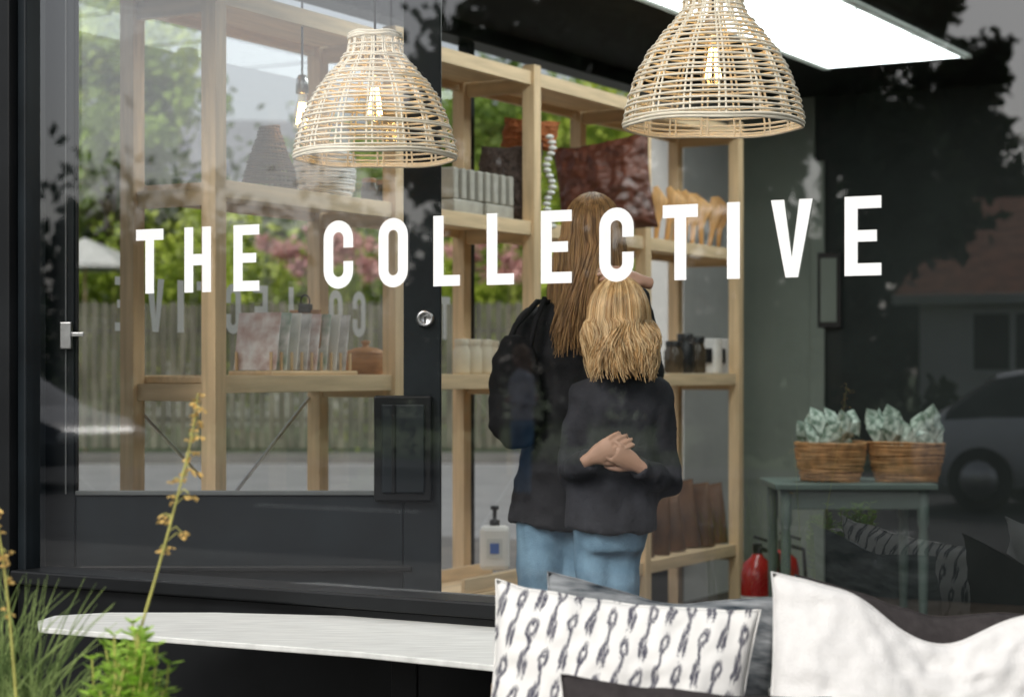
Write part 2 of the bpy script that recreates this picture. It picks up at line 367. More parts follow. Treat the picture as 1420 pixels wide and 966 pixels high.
def pendant(px,ybot,n,Rm):
    s=win_s(px,n); sf=Rm/ (113.0); c=W(s,n,0); d=c.y; zb=H+(513-ybot)*d/F
    pr=[(36,172),(38,160),(37,150),(45,138),(62,118),(80,96),(93,74),(103,50),(110,26),(113,8),(112,0)]
    pr=[(a*sf,b*sf) for a,b in pr]; loc=(c.x,c.y,zb)
    ch=weave('shade',pr,loc,rattan,26,16,.0031,.0015)
    ch.append(curves('shade_rim',[[(r*math.cos(a),r*math.sin(a),z+.002*math.sin(5*a)) for a in [2*math.pi*j/64 for j in range(64)]] for r,z in ((112*sf,0),(113*sf,.007),(36*sf,172*sf),(37*sf,168*sf))],.0042,rattan,True,loc))
    zt=172*sf
    ch.append(curves('cable',[[(0,0,zt*.78),(0,0,CE-zb-.02)]],.0035,blackplastic,False,loc))
    ch.append(lathe('ceiling_rose',[(0,-.03),(.03,-.028),(.05,-.01),(.05,0),(0,0)],(c.x,c.y,CE-.003),blackplastic))
    ch+=bulbset(c,zb+zt*.66); group('rattan_pendant_lamp',ch,loc)
pendant(520,220,.30,.2155); pendant(989,176,.30,.2155)
c=R(419,130,6.3); group('bare_bulb_pendant',[curves('cable',[[(0,0,.05),(0,0,CE-c.z)]],.0035,blackplastic,False,c)]+bulbset(c,c.z))
# ---------------------------------------------------------------- shelf goods
def at(px,s=-1.58):
    n=shelf_n(px,s); p=W(s,n,0); return n,p,p.y/F
def jar(name,px,z,r,h,mat,s=-1.56,lid=None):
    n,p,q=at(px,s); ch=[lathe('body',[(0,0),(r*.9,0),(r,.008),(r,h*.75),(r*.8,h*.88),(r*.8,h)],(p.x,p.y,z+.002),mat,20)]
    if lid: ch.append(lathe('lid',[(r*.84,h*.96),(r*.86,h*1.12),(r*.8,h*1.15),(0,h*1.16)],(p.x,p.y,z+.002),lid,20))
    return group(name,ch)
z1,z2,z3=LV[0]+.004,LV[1]+.004,LV[2]+.004
cream=M('cream_ceramic',(.62,.56,.44),.4,.08,10,.02); wlid=M('turned_wood',(.44,.22,.09),.5,.2,12,.05,stretch=(1,1,6)); paper=M('paper',(.80,.79,.76),.8,.06,6,.02); concrete=M('concrete',(.42,.40,.35),.9,.2,14,.2)
for px in (640,657,673): jar('spice_jar',px,z2,.032,.115,cream,-1.55,cream)
for px in (646,664,682): jar('spice_jar',px,z2,.032,.115,cream,-1.66,cream)
n,p,q=at(507); group('wooden_pot',[lathe('body',[(0,0),(.058,0),(.072,.02),(.074,.06),(.068,.075)],(p.x,p.y,z2),wlid),lathe('lid',[(.072,.074),(.07,.082),(.04,.094),(.012,.098),(.012,.108),(.017,.118),(0,.122)],(p.x,p.y,z2),wlid)])
ch=[]; ink=[M('print_pink',(.78,.52,.48),.7,.25,18,0,c2=(.88,.87,.84)),M('print_green',(.42,.62,.50),.7,.3,18,0,c2=(.88,.88,.85)),paper,M('print_grey',(.66,.66,.66),.7,.3,16,0,c2=(.87,.87,.85))]
n0=shelf_n(350); n1=shelf_n(470)
ch.append(sbox('rack_base',-1.68,-1.50,n0,n1,z2,z2+.014,pineh))
k_=9
for i in range(k_):
    n=n0+.02+(n1-n0-.04)*i/(k_-1)
    for s in (-1.66,-1.52): ch.append(sbox('peg',s-.004,s+.004,n-.004,n+.004,z2+.015,z2+.075,pine,.001))
    if i<k_-1:
        c=W(-1.59,n+.02,z2+.015+.095); ch.append(box('card',c.x,c.y,c.z,.17,.003,.19,ink[i%4],-TH,0,rx=math.radians(-9)))
group('card_rack',ch)
c=W(-1.6,shelf_n(430),0); 
group('binder_clip',[box('jaw',c.x,c.y,z2+.225,.05,.02,.03,blackplastic,-TH,.004),curves('handle',[[(.015*math.cos(a),0,.03+.02*math.sin(a)) for a in [2*math.pi*i/16 for i in range(16)]]],.003,blackplastic,True,(c.x,c.y,z2+.22)),box('clipboard',c.x,c.y,z2+.115,.13,.006,.21,wlid,-TH,.002)])
n,p,q=at(374,-1.56)
group('dark_rattan_shade',weave('weave',[(.03,.21),(.04,.18),(.062,.12),(.082,.06),(.092,0)],(p.x,p.y,z3+.003),darkrattan,24,14,.0034,.002))
n,p,q=at(450,-1.56); 
wb=M('white_wicker',(.86,.86,.84),.6,.05,20,.1)
group('white_wicker_basket',weave('weave',[(.085,.0),(.1,.03),(.105,.08),(.102,.15)],(p.x,p.y,z3+.003),wb,16,18,.0045,.002)+[lathe('liner',[(0,.004),(.08,.004),(.094,.04),(.097,.14)],(p.x,p.y,z3+.003),wb)])
amber=M('smoked_glass_jar',(.06,.045,.03),.15,.2,8,0)
for px in (512,532): jar('smoked_glass_jar',px,z3,.03,.085,amber,-1.58,wlid)
for px in (632,676):
    n,p,q=at(px,-1.52); ch=[]
    w_=.11
    for i in range(4):
        a=n-w_+i*w_*.54; ch.append(sbox('pier',-1.60,-1.46,a,a+w_*.3,z3+.055,z3+.17,concrete,.006))
    ch.append(sbox('base',-1.60,-1.46,n-w_,n-w_+3*w_*.54+w_*.3,z3,z3+.053,concrete,.006))
    group('concrete_planter',ch)
# ---------------------------------------------------------------- cushions
def cushion(name,wd,ht,t,loc,rot,mat,chop=0,seed=0,N=44,wr=.004,cw=.42,cc=.05):
    v=[];f=[];idx={}
    for side in (1,-1):
        for i in range(N+1):
            for j in range(N+1):
                u=-1+2*i/N; q=-1+2*j/N; edge=i in(0,N) or j in(0,N)
                if side==-1 and edge: idx[(side,i,j)]=idx[(1,i,j)]; continue
                x=wd/2*u*(1-.075*(1-q*q)); z=ht/2*q*(1-.075*(1-u*u))
                th=t/2*max(0,(1-u*u)*(1-q*q))**.42
                up=((q+1)/2)
                if chop:
                    g=math.exp(-((u-cc)/cw)**2); z-=chop*g*up**2.2; th*=1-.35*g*up
                p=Vector((u*2.2+seed,q*2.2,side*.7)); 
                d=noise.noise(p*1.5)*wr*1.5+noise.noise(p*4)*wr+(-abs(noise.noise(p*3+Vector((3,1,7)))))*wr*1.6
                ed=(max(abs(u),abs(q)))**6
                y=-side*(th+d*(0 if edge else 1)); z+=noise.noise(p*2)*.004
                y+= .012*noise.noise(Vector((u*3+seed,q*3,9)))*ed
                idx[(side,i,j)]=len(v); v.append((x,y,z))
        for i in range(N):
            for j in range(N):
                f.append((idx[(side,i,j)],idx[(side,i+1,j)],idx[(side,i+1,j+1)],idx[(side,i,j+1)]))
    o=mk(name,v,f,mat,loc,[math.radians(a) for a in rot],True)
    l=[v[idx[(1,i,0)]] for i in range(N)]+[v[idx[(1,N,j)]] for j in range(N)]+[v[idx[(1,N-i,N)]] for i in range(N)]+[v[idx[(1,0,N-j)]] for j in range(N)]
    pc=curves(name+'_seam',[l],.0018,mat,True); pc.parent=o
    return o
def ikat(name):
    m,nt,out=new_mat(name); N=nt.nodes.new; L=nt.links.new
    def mt(op,a,b=None,c=None,cl=False):
        n=N('ShaderNodeMath'); n.operation=op; n.use_clamp=cl
        for i,x in enumerate((a,b,c)):
            if x is None: continue
            if isinstance(x,(int,float)): n.inputs[i].default_value=x
            else: L(x,n.inputs[i])
        return n.outputs[0]
    tc=N('ShaderNodeTexCoord'); sp=N('ShaderNodeSeparateXYZ'); L(tc.outputs['Object'],sp.inputs[0])
    no=N('ShaderNodeTexNoise'); no.inputs['Scale'].default_value=24; no.inputs['Detail'].default_value=3; L(tc.outputs['Object'],no.inputs['Vector'])
    mp=N('ShaderNodeMapping'); mp.inputs['Scale'].default_value=(1,1,.12); L(tc.outputs['Object'],mp.inputs[0])
    fz=N('ShaderNodeTexNoise'); fz.inputs['Scale'].default_value=420; L(mp.outputs[0],fz.inputs['Vector'])
    f2=N('ShaderNodeTexNoise'); f2.inputs['Scale'].default_value=300; L(tc.outputs['Object'],f2.inputs['Vector'])
    dn=mt('MULTIPLY',mt('SUBTRACT',no.outputs[0],.5),.020)
    X=mt('ADD',mt('ADD',sp.outputs[0],mt('MULTIPLY',sp.outputs[2],-.16)),dn); Z=mt('ADD',sp.outputs[2],mt('MULTIPLY',mt('SUBTRACT',fz.outputs[0],.5),.030))
    xs=mt('ADD',mt('DIVIDE',X,.034),40); cl=mt('FLOOR',xs); fx=mt('SUBTRACT',mt('FRACT',xs),.5)
    zz=mt('FRACT',mt('ADD',mt('ADD',mt('DIVIDE',Z,.125),20),mt('MULTIPLY',cl,.43)))
    def e(cx,cz,rx,rz): 
        a=mt('DIVIDE',mt('SUBTRACT',fx,cx),rx); b=mt('DIVIDE',mt('SUBTRACT',zz,cz),rz); return mt('SQRT',mt('ADD',mt('MULTIPLY',a,a),mt('MULTIPLY',b,b)))
    def soft(x,thr,w_): return mt('ADD',mt('DIVIDE',mt('SUBTRACT',thr,x),w_),.5,cl=True)
    e1=e(0,.78,.25,.155); ring=mt('MULTIPLY',soft(e1,1,.4),mt('SUBTRACT',1,soft(e1,.36,.4)))
    stem=mt('MULTIPLY',soft(mt('ABSOLUTE',fx),.085,.08),mt('MULTIPLY',soft(zz,.70,.04),mt('SUBTRACT',1,soft(zz,.36,.04))))
    e2=e(-.11,.27,.15,.21); e3=e(.12,.20,.12,.16); foot=mt('MAXIMUM',soft(e2,.9,.5),soft(e3,.9,.5))
    mk_=mt('MULTIPLY',mt('MAXIMUM',mt('MAXIMUM',ring,stem),foot),mt('ADD',mt('MULTIPLY',fz.outputs[0],1.0),.38),cl=True)
    mx=N('ShaderNodeMix'); mx.data_type='RGBA'; L(mk_,mx.inputs[0]); mx.inputs[6].default_value=(.80,.79,.76,1); mx.inputs[7].default_value=(.055,.055,.085,1)
    b=N('ShaderNodeBsdfPrincipled'); b.inputs['Roughness'].default_value=.9; b.inputs['Specular IOR Level'].default_value=.1; L(mx.outputs[2],b.inputs['Base Color'])
    bp=N('ShaderNodeBump'); bp.inputs['Strength'].default_value=.25; bp.inputs['Distance'].default_value=.002; L(f2.outputs[0],bp.inputs['Height']); L(bp.outputs[0],b.inputs['Normal'])
    L(b.outputs[0],out.inputs[0]); return m
linen=M('white_linen',(.76,.75,.73),.95,.03,60,.35,bscale=320,spec=.1)
charcoal=M('charcoal_cotton',(.045,.04,.04),.95,.15,60,.3,bscale=300,spec=.1)
bluec=M('grey_ikat_fabric',(.03,.05,.07),.95,.5,12,.3,stretch=(1,1,4),spec=.1,c2=(.22,.23,.235))
brownl=M('brown_leather',(.12,.035,.018),.55,.4,12,.3); fur=M('dark_wool',(.08,.055,.045),.95,.4,60,.8); rust=M('rust_wool',(.42,.14,.05),.95,.2,40,.4)
cushion('patterned_cushion',.485,.46,.15,R(852,1000,3.5),(-14,6,-4),ikat('ikat_fabric'),seed=1,wr=.006)
cushion('white_cushion',.54,.50,.17,R(1262,1014,3.42),(-14,8,3),linen,chop=.075,seed=5,wr=.009,cw=.42,cc=.12)
cushion('charcoal_cushion',.50,.47,.13,R(1268,996,3.62),(-16,9,2),charcoal,chop=.02,seed=8)
cushion('grey_ikat_cushion',.46,.46,.13,R(910,977,3.70),(-14,6,0),bluec,chop=.02,seed=11)
cushion('grey_cushion',.46,.30,.13,R(960,1074,3.24),(-22,5,0),charcoal,seed=15)
bm_=M('bench_wood',(.2,.13,.08),.7,.25,4,.1,stretch=(1,12,12))
c=R(1230,513,3.42); ch=[]
for i in range(4): ch.append(box('seat_slat',c.x,c.y-.16+i*.12,.425,1.5,.105,.03,bm_,math.radians(-2)))
for sx in (-.68,.68):
    for y in (-.15,.2): ch.append(box('leg',c.x+sx,c.y+y,.205,.06,.06,.408,bm_))
ch.append(box('back_rail',c.x,c.y+.36,.62,1.4,.03,.10,bm_,math.radians(-2)))
for sx in (-.62,0,.62): ch.append(box('back_post',c.x+sx,c.y+.33-sx*.035,.42,.05,.025,.48,bm_))
group('garden_bench',ch)
# ---------------------------------------------------------------- white window ledge
dz=.605
def lp_(px,py): d=dz*F/(py-513); return Vector(((px-710)*d/F,d,0))
back=[lp_(52,860),lp_(75,853),lp_(150,848.5),lp_(300,848.5),lp_(480,853),lp_(680,868),lp_(1030,897),lp_(1600,945)]
front=[lp_(54,869),lp_(300,888),lp_(500,903),lp_(680,921),lp_(1030,950),lp_(1600,1010)]
poly=back+front[::-1]; n=len(poly); v=[(p.x,p.y,H-dz) for p in poly]+[(p.x,p.y,H-dz-.014) for p in poly]
f=[tuple(range(n)),tuple(range(2*n-1,n-1,-1))]+[(i,(i+1)%n,n+(i+1)%n,n+i) for i in range(n)]
lb=mk('top',v,f,ledgem,center=True); b=lb.modifiers.new('b','BEVEL'); b.width=.003; b.segments=2
ch=[lb]
for px in (150,560,1000):
    p=(lp_(px,870+px*.02)+Vector((0,0,H-dz))); ch.append(box('support',p.x,p.y+.05,(H-dz)/2-.01,.06,.06,H-dz-.03,blackp))
group('window_ledge_table',ch)
# ---------------------------------------------------------------- more shelf goods
def shelf_c(px,z,s=-1.58): n,p,q=at(px,s); return Vector((p.x,p.y,z)),q
p,q=shelf_c(838,z3+.20,-1.50); cushion('leather_satchel',.44,.42,.18,p,(-6,-8,-22),brownl,seed=21,wr=.014)
p,q=shelf_c(706,z3+.15,-1.56); cushion('wool_cushion',.28,.34,.18,p,(-8,0,-30),fur,seed=23,wr=.01)
p,q=shelf_c(735,z3+.37,-1.55); cushion('rust_cushion',.26,.12,.12,p,(0,8,-30),rust,seed=25,wr=.008)
p,q=shelf_c(762,z3,-1.40)
bv,bf=join([ell((.012*math.sin(i*.9),0,.36-i*.022),.017,.014,.010,8,6) for i in range(17)])
mk('bead_garland',bv,bf,paper,p+Vector((.0,0,-.02)),smooth=True)
ow=M('olive_wood',(.70,.40,.16),.5,.25,8,.05,stretch=(8,8,1))
for px in (915,940,965,988):
    p,q=shelf_c(px,z3,-1.55); ch=[]
    for k2 in range(2):
        t=tube([(0,0,0),(.01,0,.1),(.02+.02*k2,0,.19),(.0,0,.26)],[(.010,.006),(.014,.006),(.042,.009),(.012,.005)],10); ch.append(mk('blade',*t,ow,p+Vector((k2*.05-.02,k2*.03,0)),(0,random.uniform(-.2,.15),0),True))
    group('wooden_spatula',ch)
for px,mt_,h in ((934,amber,.13),(950,blackplastic,.16),(966,amber,.15)): jar('candle_jar',px,z2,.045,h,mt_,-1.55,blackplastic)
for px in (985,1003):
    p,q=shelf_c(px,z2+.085,-1.55); group('gift_box',[box('carton',p.x,p.y,p.z,.09,.09,.165,paper,-TH),box('label',p.x-.02,p.y-.06,p.z,.05,.003,.07,blackplastic,-TH,0)])
ch=[sbox('tray_base',-1.70,-1.44,shelf_n(600),shelf_n(715),z1,z1+.012,pineh)]
for a,b in ((-1.70,-1.685),(-1.455,-1.44)): ch.append(sbox('tray_side',a,b,shelf_n(600),shelf_n(715),z1+.013,z1+.06,pineh,.002))
group('wooden_tray',ch)
p,q=shelf_c(686,z1+.065,-1.5); bl=M('blue_label',(.08,.16,.45),.6,.1,5,0)
ch=[box('bottle',p.x,p.y,p.z+.085,.115,.075,.17,paper,0,.018),box('label',p.x,p.y-.0395,p.z+.085,.06,.002,.075,ledgem,0,0),box('print',p.x,p.y-.042,p.z+.085,.035,.002,.04,bl,0,0),lathe('pump_collar',[(0,.0),(.02,0),(.02,.02),(.008,.025),(.008,.06),(.016,.062),(.016,.075),(0,.077)],(p.x,p.y,p.z+.17),blackplastic)]
group('soap_bottle',ch)
bag=M('kraft_bag',(.12,.06,.03),.6,.4,10,.2)
for px in (890,912,934,955,975,993):
    p,q=shelf_c(px,z1,-1.52+random.uniform(-.03,.02)); hh=random.uniform(.20,.32)
    t=tube([(0,0,0),(0,0,hh*.5),(.005,0,hh*.85),(0,0,hh)],[(.060,.045),(.055,.042),(.042,.016),(.046,.005)],14); 
    group('coffee_bag',[mk('bag',*t,bag,p,(0,random.uniform(-.1,.1),-TH+random.uniform(-.3,.3)),True)])
c=R(1150,400,10.2); c2=W(win_s(1150,NB-.02),NB-.012,c.z)
group('picture_frame',[box('frame',c2.x,c2.y,c2.z,.13,.03,.40,blackplastic,-TH),box('print',c2.x-.01,c2.y-.018,c2.z,.09,.004,.34,greenw,-TH,0)])
tg=M('sage_table_paint',(.12,.165,.145),.5,.1,6,.05)
tc=R(1180,668,8.0); tz=tc.z; xl=R(1068,668,8).x; xr=R(1290,668,8).x; ch=[]
ch.append(box('table_top',(xl+xr)/2,8.1,tz-.012,xr-xl,.5,.024,tg)); ch.append(box('apron',(xl+xr)/2,7.9,tz-.065,xr-xl-.06,.02,.08,tg))
for x in (xl+.05,xr-.05):
    for y in (7.9,8.3): ch.append(lathe('leg',[(0,0),(.014,0),(.017,.2),(.022,.5),(.018,.56),(.024,.58),(.024,tz-.025-FL),(0,tz-.025-FL)],(x,y,FL),tg,12))
group('display_table',ch)
sage=M('sage_leaf_print',(.08,.24,.13),.7,.5,30,.1,c2=(.60,.72,.60))
for px,wd in ((1152,.145),(1257,.155)):
    c=R(px,668,8.05)
    g=weave('weave',[(wd*.8,.0),(wd*.9,.05),(wd*.97,.1),(wd,.155)],(c.x,c.y,tz+.004),basketm,17,22,.006,.003,sy=.8)
    g.append(lathe('lining',[(0,.004),(wd*.76,.004),(wd*.85,.05),(wd*.93,.14)],(c.x,c.y,tz+.004),basketm,24,sy=.8))
    for i in range(13):
        a=random.uniform(-1,1); b=random.uniform(-.6,.6); s=.045
        v=[(-s,0,-s),(s,0,-s),(s*.9,.01,s*.9),(0,.02,s*1.9),(-s*.9,.01,s*.9),(0,-.02,0)]
        g.append(mk('wrapped_parcel',v,[(0,1,5),(1,2,5),(2,3,5),(3,4,5),(4,0,5),(0,4,3,2,1)],sage,(c.x+a*wd*.75,c.y+b*wd*.6,tz+.18+random.uniform(-.01,.06)),(random.uniform(-.5,.5),random.uniform(-.7,.7),random.uniform(-1,1))))
    group('wicker_basket',g,(c.x,c.y,tz))
red=M('extinguisher_red',(.42,.012,.015),.25,.1,5,0,coat=.5)
for px,d in ((1050,8.5),(1086,8.7)):
    c=R(px,513,d); ch=[lathe('cylinder',[(0,0),(.065,0),(.072,.012),(.072,.31),(.06,.36),(.03,.385),(.022,.40),(0,.40)],(c.x,c.y,FL),red),
     box('valve',c.x,c.y,FL+.42,.04,.03,.05,blackplastic),box('handle',c.x+.03,c.y,FL+.46,.10,.02,.012,blackplastic,ry=.3),curves('hose',[[(.02,0,.42),(.09,-.01,.40),(.10,-.02,.25),(.085,-.02,.1)]],.010,blackplastic,False,(c.x,c.y,FL)),lathe('label_band',[(.0735,.12),(.0735,.22)],(c.x,c.y,FL),ledgem)]
    group('fire_extinguisher',ch)
# ---------------------------------------------------------------- people
skin=M('skin',(.46,.27,.19),.5,.1,20,.05); jacket=M('black_jacket',(.016,.016,.019),.8,.35,14,.35,bscale=45,spec=.3); greyj=M('charcoal_jacket',(.030,.031,.038),.85,.3,14,.35,bscale=60,spec=.3)
denim=M('blue_denim',(.10,.22,.34),.85,.3,9,.3,bscale=200,c2=(.19,.32,.43)); shoe=M('shoe_leather',(.03,.025,.02),.5,.2,8,.1)
hairA=M('hair_brown',(.19,.095,.035),.4,.35,22,0,stretch=(3,3,.5),c2=(.34,.19,.08)); hairB=M('hair_gold',(.42,.25,.10),.38,.35,22,0,stretch=(3,3,.5)); hairC=M('hair_blond',(.66,.47,.25),.38,.25,22,0,stretch=(3,3,.5)); eye=M('eye',(.05,.04,.03),.1,0,5,0); lip=M('lips',(.45,.14,.12),.4,.1,5,0)
def hand(name,wr,d,nrm,mat,loc,curl=.5,side=1,sc_=1.0):
    d=Vector(d).normalized(); z=Vector(nrm); z=(z-d*z.dot(d)).normalized(); x=d.cross(z)*side; wr=Vector(wr)
    T=lambda p: wr+(x*p[0]+d*p[1]+z*p[2])*sc_
    pr=[]
    pv,pf=tube([(0,-.03,0),(0,0,0),(0,.03,0),(0,.07,0),(0,.088,0)],[(.022,.02),(.024,.018),(.034,.016),(.038,.014),(.036,.011)],12); pr.append(([T(p) for p in pv],pf))
    for i,(bx,L) in enumerate(((-.029,.070),(-.010,.078),(.010,.073),(.028,.056))):
        pts=[Vector((bx*.9,.07,0)),Vector((bx,.087,0))]; ang=0; p=pts[-1].copy()
        for sN,fr in enumerate((.45,.32,.23)):
            ang+=curl*(.7+.15*i); p=p+Vector((bx*.12*(1-sN*.3),math.cos(ang),-math.sin(ang)))*L*fr; pts.append(p.copy())
        pv,pf=tube(pts,[.009,.009,.0085,.008,.0062],8); pr.append(([T(p) for p in pv],pf))
    pts=[(-.02,.02,-.004),(-.042,.045,-.012),(-.055,.07,-.02),(-.058,.09,-.028)]
    pv,pf=tube(pts,[.013,.0115,.010,.0075],8); pr.append(([T(p) for p in pv],pf))
    return fuse(name,pr,mat,loc,.0035,2)
def hair(name,c,r,zb,n,mats,loc,wave=.01,spread=1.0,sx=0.0,sy=-.02):
    obs=[]; c=Vector(c); rx,ry,rz=r
    for mi,m in enumerate(mats):
        L=[]
        for i in range(n):
            az=random.uniform(math.radians(128),math.radians(412)) # excludes the face (+y)
            if random.random()<.15: az=random.uniform(0,6.28)
            face=abs(((az-math.pi/2+math.pi)%(2*math.pi))-math.pi)<math.radians(42)
            lay=random.uniform(.97,1.07); el0=math.radians(random.uniform(55,88)); pts=[]
            for k in range(6):
                el=el0*(1-k/5)+(math.radians(25) if face else 0)*(k/5)
                pts.append(c+Vector((rx*lay*math.cos(el)*math.cos(az),ry*lay*math.cos(el)*math.sin(az),rz*lay*math.sin(el))))
            if not face:
                p=pts[-1]; z_end=zb+random.uniform(-.035,.035)+(.025 if random.random()<.5 else 0); ph=random.uniform(0,6.28); outy=math.sin(az)
                K=9; wv=wave*random.uniform(.5,1.6)
                for k in range(1,K+1):
                    t=k/K; z=p.z*(1-t)+z_end*t
                    sp=1+ (spread-1)*math.sin(min(1,t*1.3)*math.pi/2)-.10*max(0,t-.7)
                    pts.append(Vector((c.x+(p.x-c.x)*sp+sx*t+wv*.6*math.sin(5*t+ph)*t+wave*.8*math.sin(az*3+5*t),c.y+(p.y-c.y)*(sp if outy<0 else .5+.5*(1-t))+sy*t+wv*.5*math.cos(5*t+ph)*t,z)))
            L.append(pts)
        obs.append(curves(name+'_strands',L,.0017,m,False,loc,res=0,tips=[1,1,1,1,1,.9,.8,.5]))
    pr=[ell(c+Vector((0,-.008,.004)),rx*.98,ry*.97,rz*.99),tube([c+Vector((0,-.02,.0)),c+Vector((sx*.4,-.045,(zb-c.z)*.5)),c+Vector((sx,-.05+sy,(zb-c.z)*.86))],[(rx*.93,ry*.75),(rx*.9*spread,ry*.5),(rx*.72*spread,ry*.25)],14)]
    obs.append(fuse(name+'_mass',pr,mats[0],loc,.009,3)); return obs
def person(name,loc,torso,arms,legs,headc,hs_,hands,mats,hairp,hem_wr=.012):
    loc=Vector(loc); top,bot,sk=mats; ch=[]
    pr=[tube([(a,b,c) for a,b,c,_,_ in torso],[(d,e) for *_,d,e in torso],20)]
    for a in arms:
        pr.append(tube([p[:3] for p in a],[p[3] for p in a],12)); pr.append(ell(a[0][:3],a[0][3]*1.05,a[0][3]*1.05,a[0][3]*1.05,12,8)); pr.append(ell(a[1 if len(a)<4 else 2][:3],*[a[1 if len(a)<4 else 2][3]]*3,12,8))
    ch.append(fuse('jacket',pr,top,loc,.009,4,hem_wr,11,.7))
    t0=torso[0]; zl=legs[0][0][2]
    pr=[tube([(t0[0],t0[1],zl-.07),(t0[0],t0[1],zl),(t0[0],t0[1],zl+.08)],[(t0[3]*.70,t0[4]*.66),(t0[3]*.86,t0[4]*.80),(t0[3]*.74,t0[4]*.72)],18)]
    for l in legs: pr.append(tube([p[:3] for p in l],[p[3] for p in l],14))
    ch.append(fuse('jeans',pr,bot,loc,.009,4,.006,14,.6))
    for l in legs:
        e=Vector(l[-1][:3]); ch.append(fuse('shoe',[ell((e.x,e.y+.06,.035),.045,.13,.04),ell((e.x,e.y,.06),.045,.05,.06)],shoe,loc,.01,3))
    c=Vector(headc); tt=torso[-1]
    pr=[ell(c+Vector((0,-.008,.012*hs_)),.074*hs_,.092*hs_,.105*hs_),ell(c+Vector((0,.025,-.05)),.055*hs_,.066*hs_,.07*hs_),tube([(tt[0],tt[1],tt[2]-.05),(tt[0],tt[1],tt[2]+.0),(c.x,c.y-.01,c.z-.05)],[.05,.045,.048]),
        tube([c+Vector((0,.085*hs_,.0)),c+Vector((0,.108*hs_,-.032)),c+Vector((0,.09*hs_,-.038))],[.008,.014,.012],8),
        ell(c+Vector((-.075*hs_,0,-.01)),.009,.017,.03,8,8),ell(c+Vector((.075*hs_,0,-.01)),.009,.017,.03,8,8)]
    ch.append(fuse('head',pr,sk,loc,.006,4))
    for sx in (-.03,.03): ch.append(mk('eye',*ell((0,0,0),.011,.008,.008,10,8),eye,loc+c+Vector((sx,.083*hs_,-.005)),smooth=True))
    ch.append(mk('mouth',*ell((0,0,0),.022,.006,.007,12,8),lip,loc+c+Vector((0,.088*hs_,-.065)),smooth=True))
    for (w_,d_,n_,cu,sd) in hands: ch.append(hand('hand',w_,d_,n_,sk,loc,cu,sd,.86*hs_))
    ch+=hair('hair',c,(.088*hs_,.104*hs_,.118*hs_),*hairp[:1],hairp[1],hairp[2],loc,*hairp[3:])
    return ch,loc
kx=5.75/F
def tx(px): return (px-790)*kx
loc=(R(790,513,5.75).x,5.75,FL)
T=[(tx(777),0,.735,.158,.12),(tx(782),0,.85,.150,.120),(tx(786),0,.98,.136,.108),(tx(790),0,1.10,.134,.103),(tx(796),0,1.22,.148,.106),(tx(800),0,1.32,.148,.093),(tx(803),0,1.375,.115,.075),(tx(808),0,1.42,.065,.06)]
A=[[(tx(740),0,1.325,.062),(tx(722),0,1.22,.058),(tx(712),.0,1.08,.052),(tx(722),.12,1.03,.046),(tx(745),.22,1.05,.040)],
   [(tx(862),.0,1.325,.060),(tx(885),.02,1.25,.055),(tx(900),.0,1.20,.05),(tx(892),-.06,1.32,.044),(tx(878),-.12,1.425,.036)]]
Lg=[[(tx(757),0,.80,.088),(tx(752),0,.62,.078),(tx(750),.01,.45,.062),(tx(748),.0,.28,.060),(tx(748),0,.07,.045)],[(tx(806),0,.80,.086),(tx(808),0,.62,.076),(tx(810),.01,.45,.060),(tx(812),0,.28,.058),(tx(814),0,.07,.045)]]
ch,l_=person('woman',loc,T,A,Lg,(tx(822),.015,1.60),1.0,[((tx(748),.23,1.05),(.8,.5,0),(0,-1,.3),.5,1),((tx(886),-.20,1.452),(-.8,-.30,.22),(.1,-.7,.7),.35,-1)],(jacket,denim,skin),(1.27,560,[hairA,hairB],.014,1.10,-.035,-.03))
bagm=M('black_bag',(.012,.012,.014),.8,.3,10,.3,spec=.2)
bo=fuse('shoulder_bag',[ell((0,0,0),.080,.045,.165,24,16),tube([(0,0,.16),(0,0,.05),(0,0,-.1),(0,0,-.165)],[(.035,.02),(.078,.045),(.083,.05),(.04,.03)],20)],bagm,Vector(l_)+Vector((tx(715),-.11,1.14)),.008,3,.012,12,1)
ch.append(bo)
ch.append(curves('bag_strap',[[(tx(700),-.11,1.25),(tx(715),-.08,1.33),(tx(745),-.06,1.40),(tx(765),0,1.40)],[(tx(735),-.11,1.27),(tx(742),-.11,1.34),(tx(755),-.06,1.41)]],.009,bagm,False,l_))
group('woman',ch,l_)
k2=5.5/F
def gx(px): return (px-855)*k2
loc=(R(855,513,5.5).x,5.5,FL)
T=[(gx(848),0,.745,.135,.105),(gx(850),0,.85,.136,.105),(gx(853),0,.95,.125,.098),(gx(856),0,1.03,.122,.095),(gx(858),0,1.10,.125,.09),(gx(860),0,1.155,.115,.075),(gx(861),0,1.19,.06,.055)]
A=[[(gx(812),0,1.125,.052),(gx(800),0,1.03,.048),(gx(792),.0,.915,.046),(gx(800),-.08,.925,.040),(gx(818),-.135,.955,.036)],
   [(gx(906),0,1.125,.052),(gx(917),0,1.02,.048),(gx(926),.0,.885,.047),(gx(905),-.09,.90,.041),(gx(880),-.14,.935,.036)]]
Lg=[[(gx(828),.02,.76,.066),(gx(827),.02,.6,.062),(gx(826),.03,.42,.05),(gx(825),.02,.25,.048),(gx(825),.02,.07,.04)],[(gx(862),.02,.76,.064),(gx(860),.02,.6,.060),(gx(858),.03,.42,.05),(gx(858),.02,.25,.048),(gx(858),.02,.07,.04)]]
ch,l_=person('girl',loc,T,A,Lg,(gx(858),.0,1.345),.97,[((gx(816),-.145,.957),(.75,-.25,.45),(.1,-1,.2),.45,-1),((gx(880),-.15,.937),(-.75,-.2,.45),(.1,-1,-.2),.45,1)],(greyj,denim,skin),(1.20,720,[hairB,hairC],.014,1.10,.010,-.035))
group('girl',ch,l_)
pd=street(724,14.2,-.114)
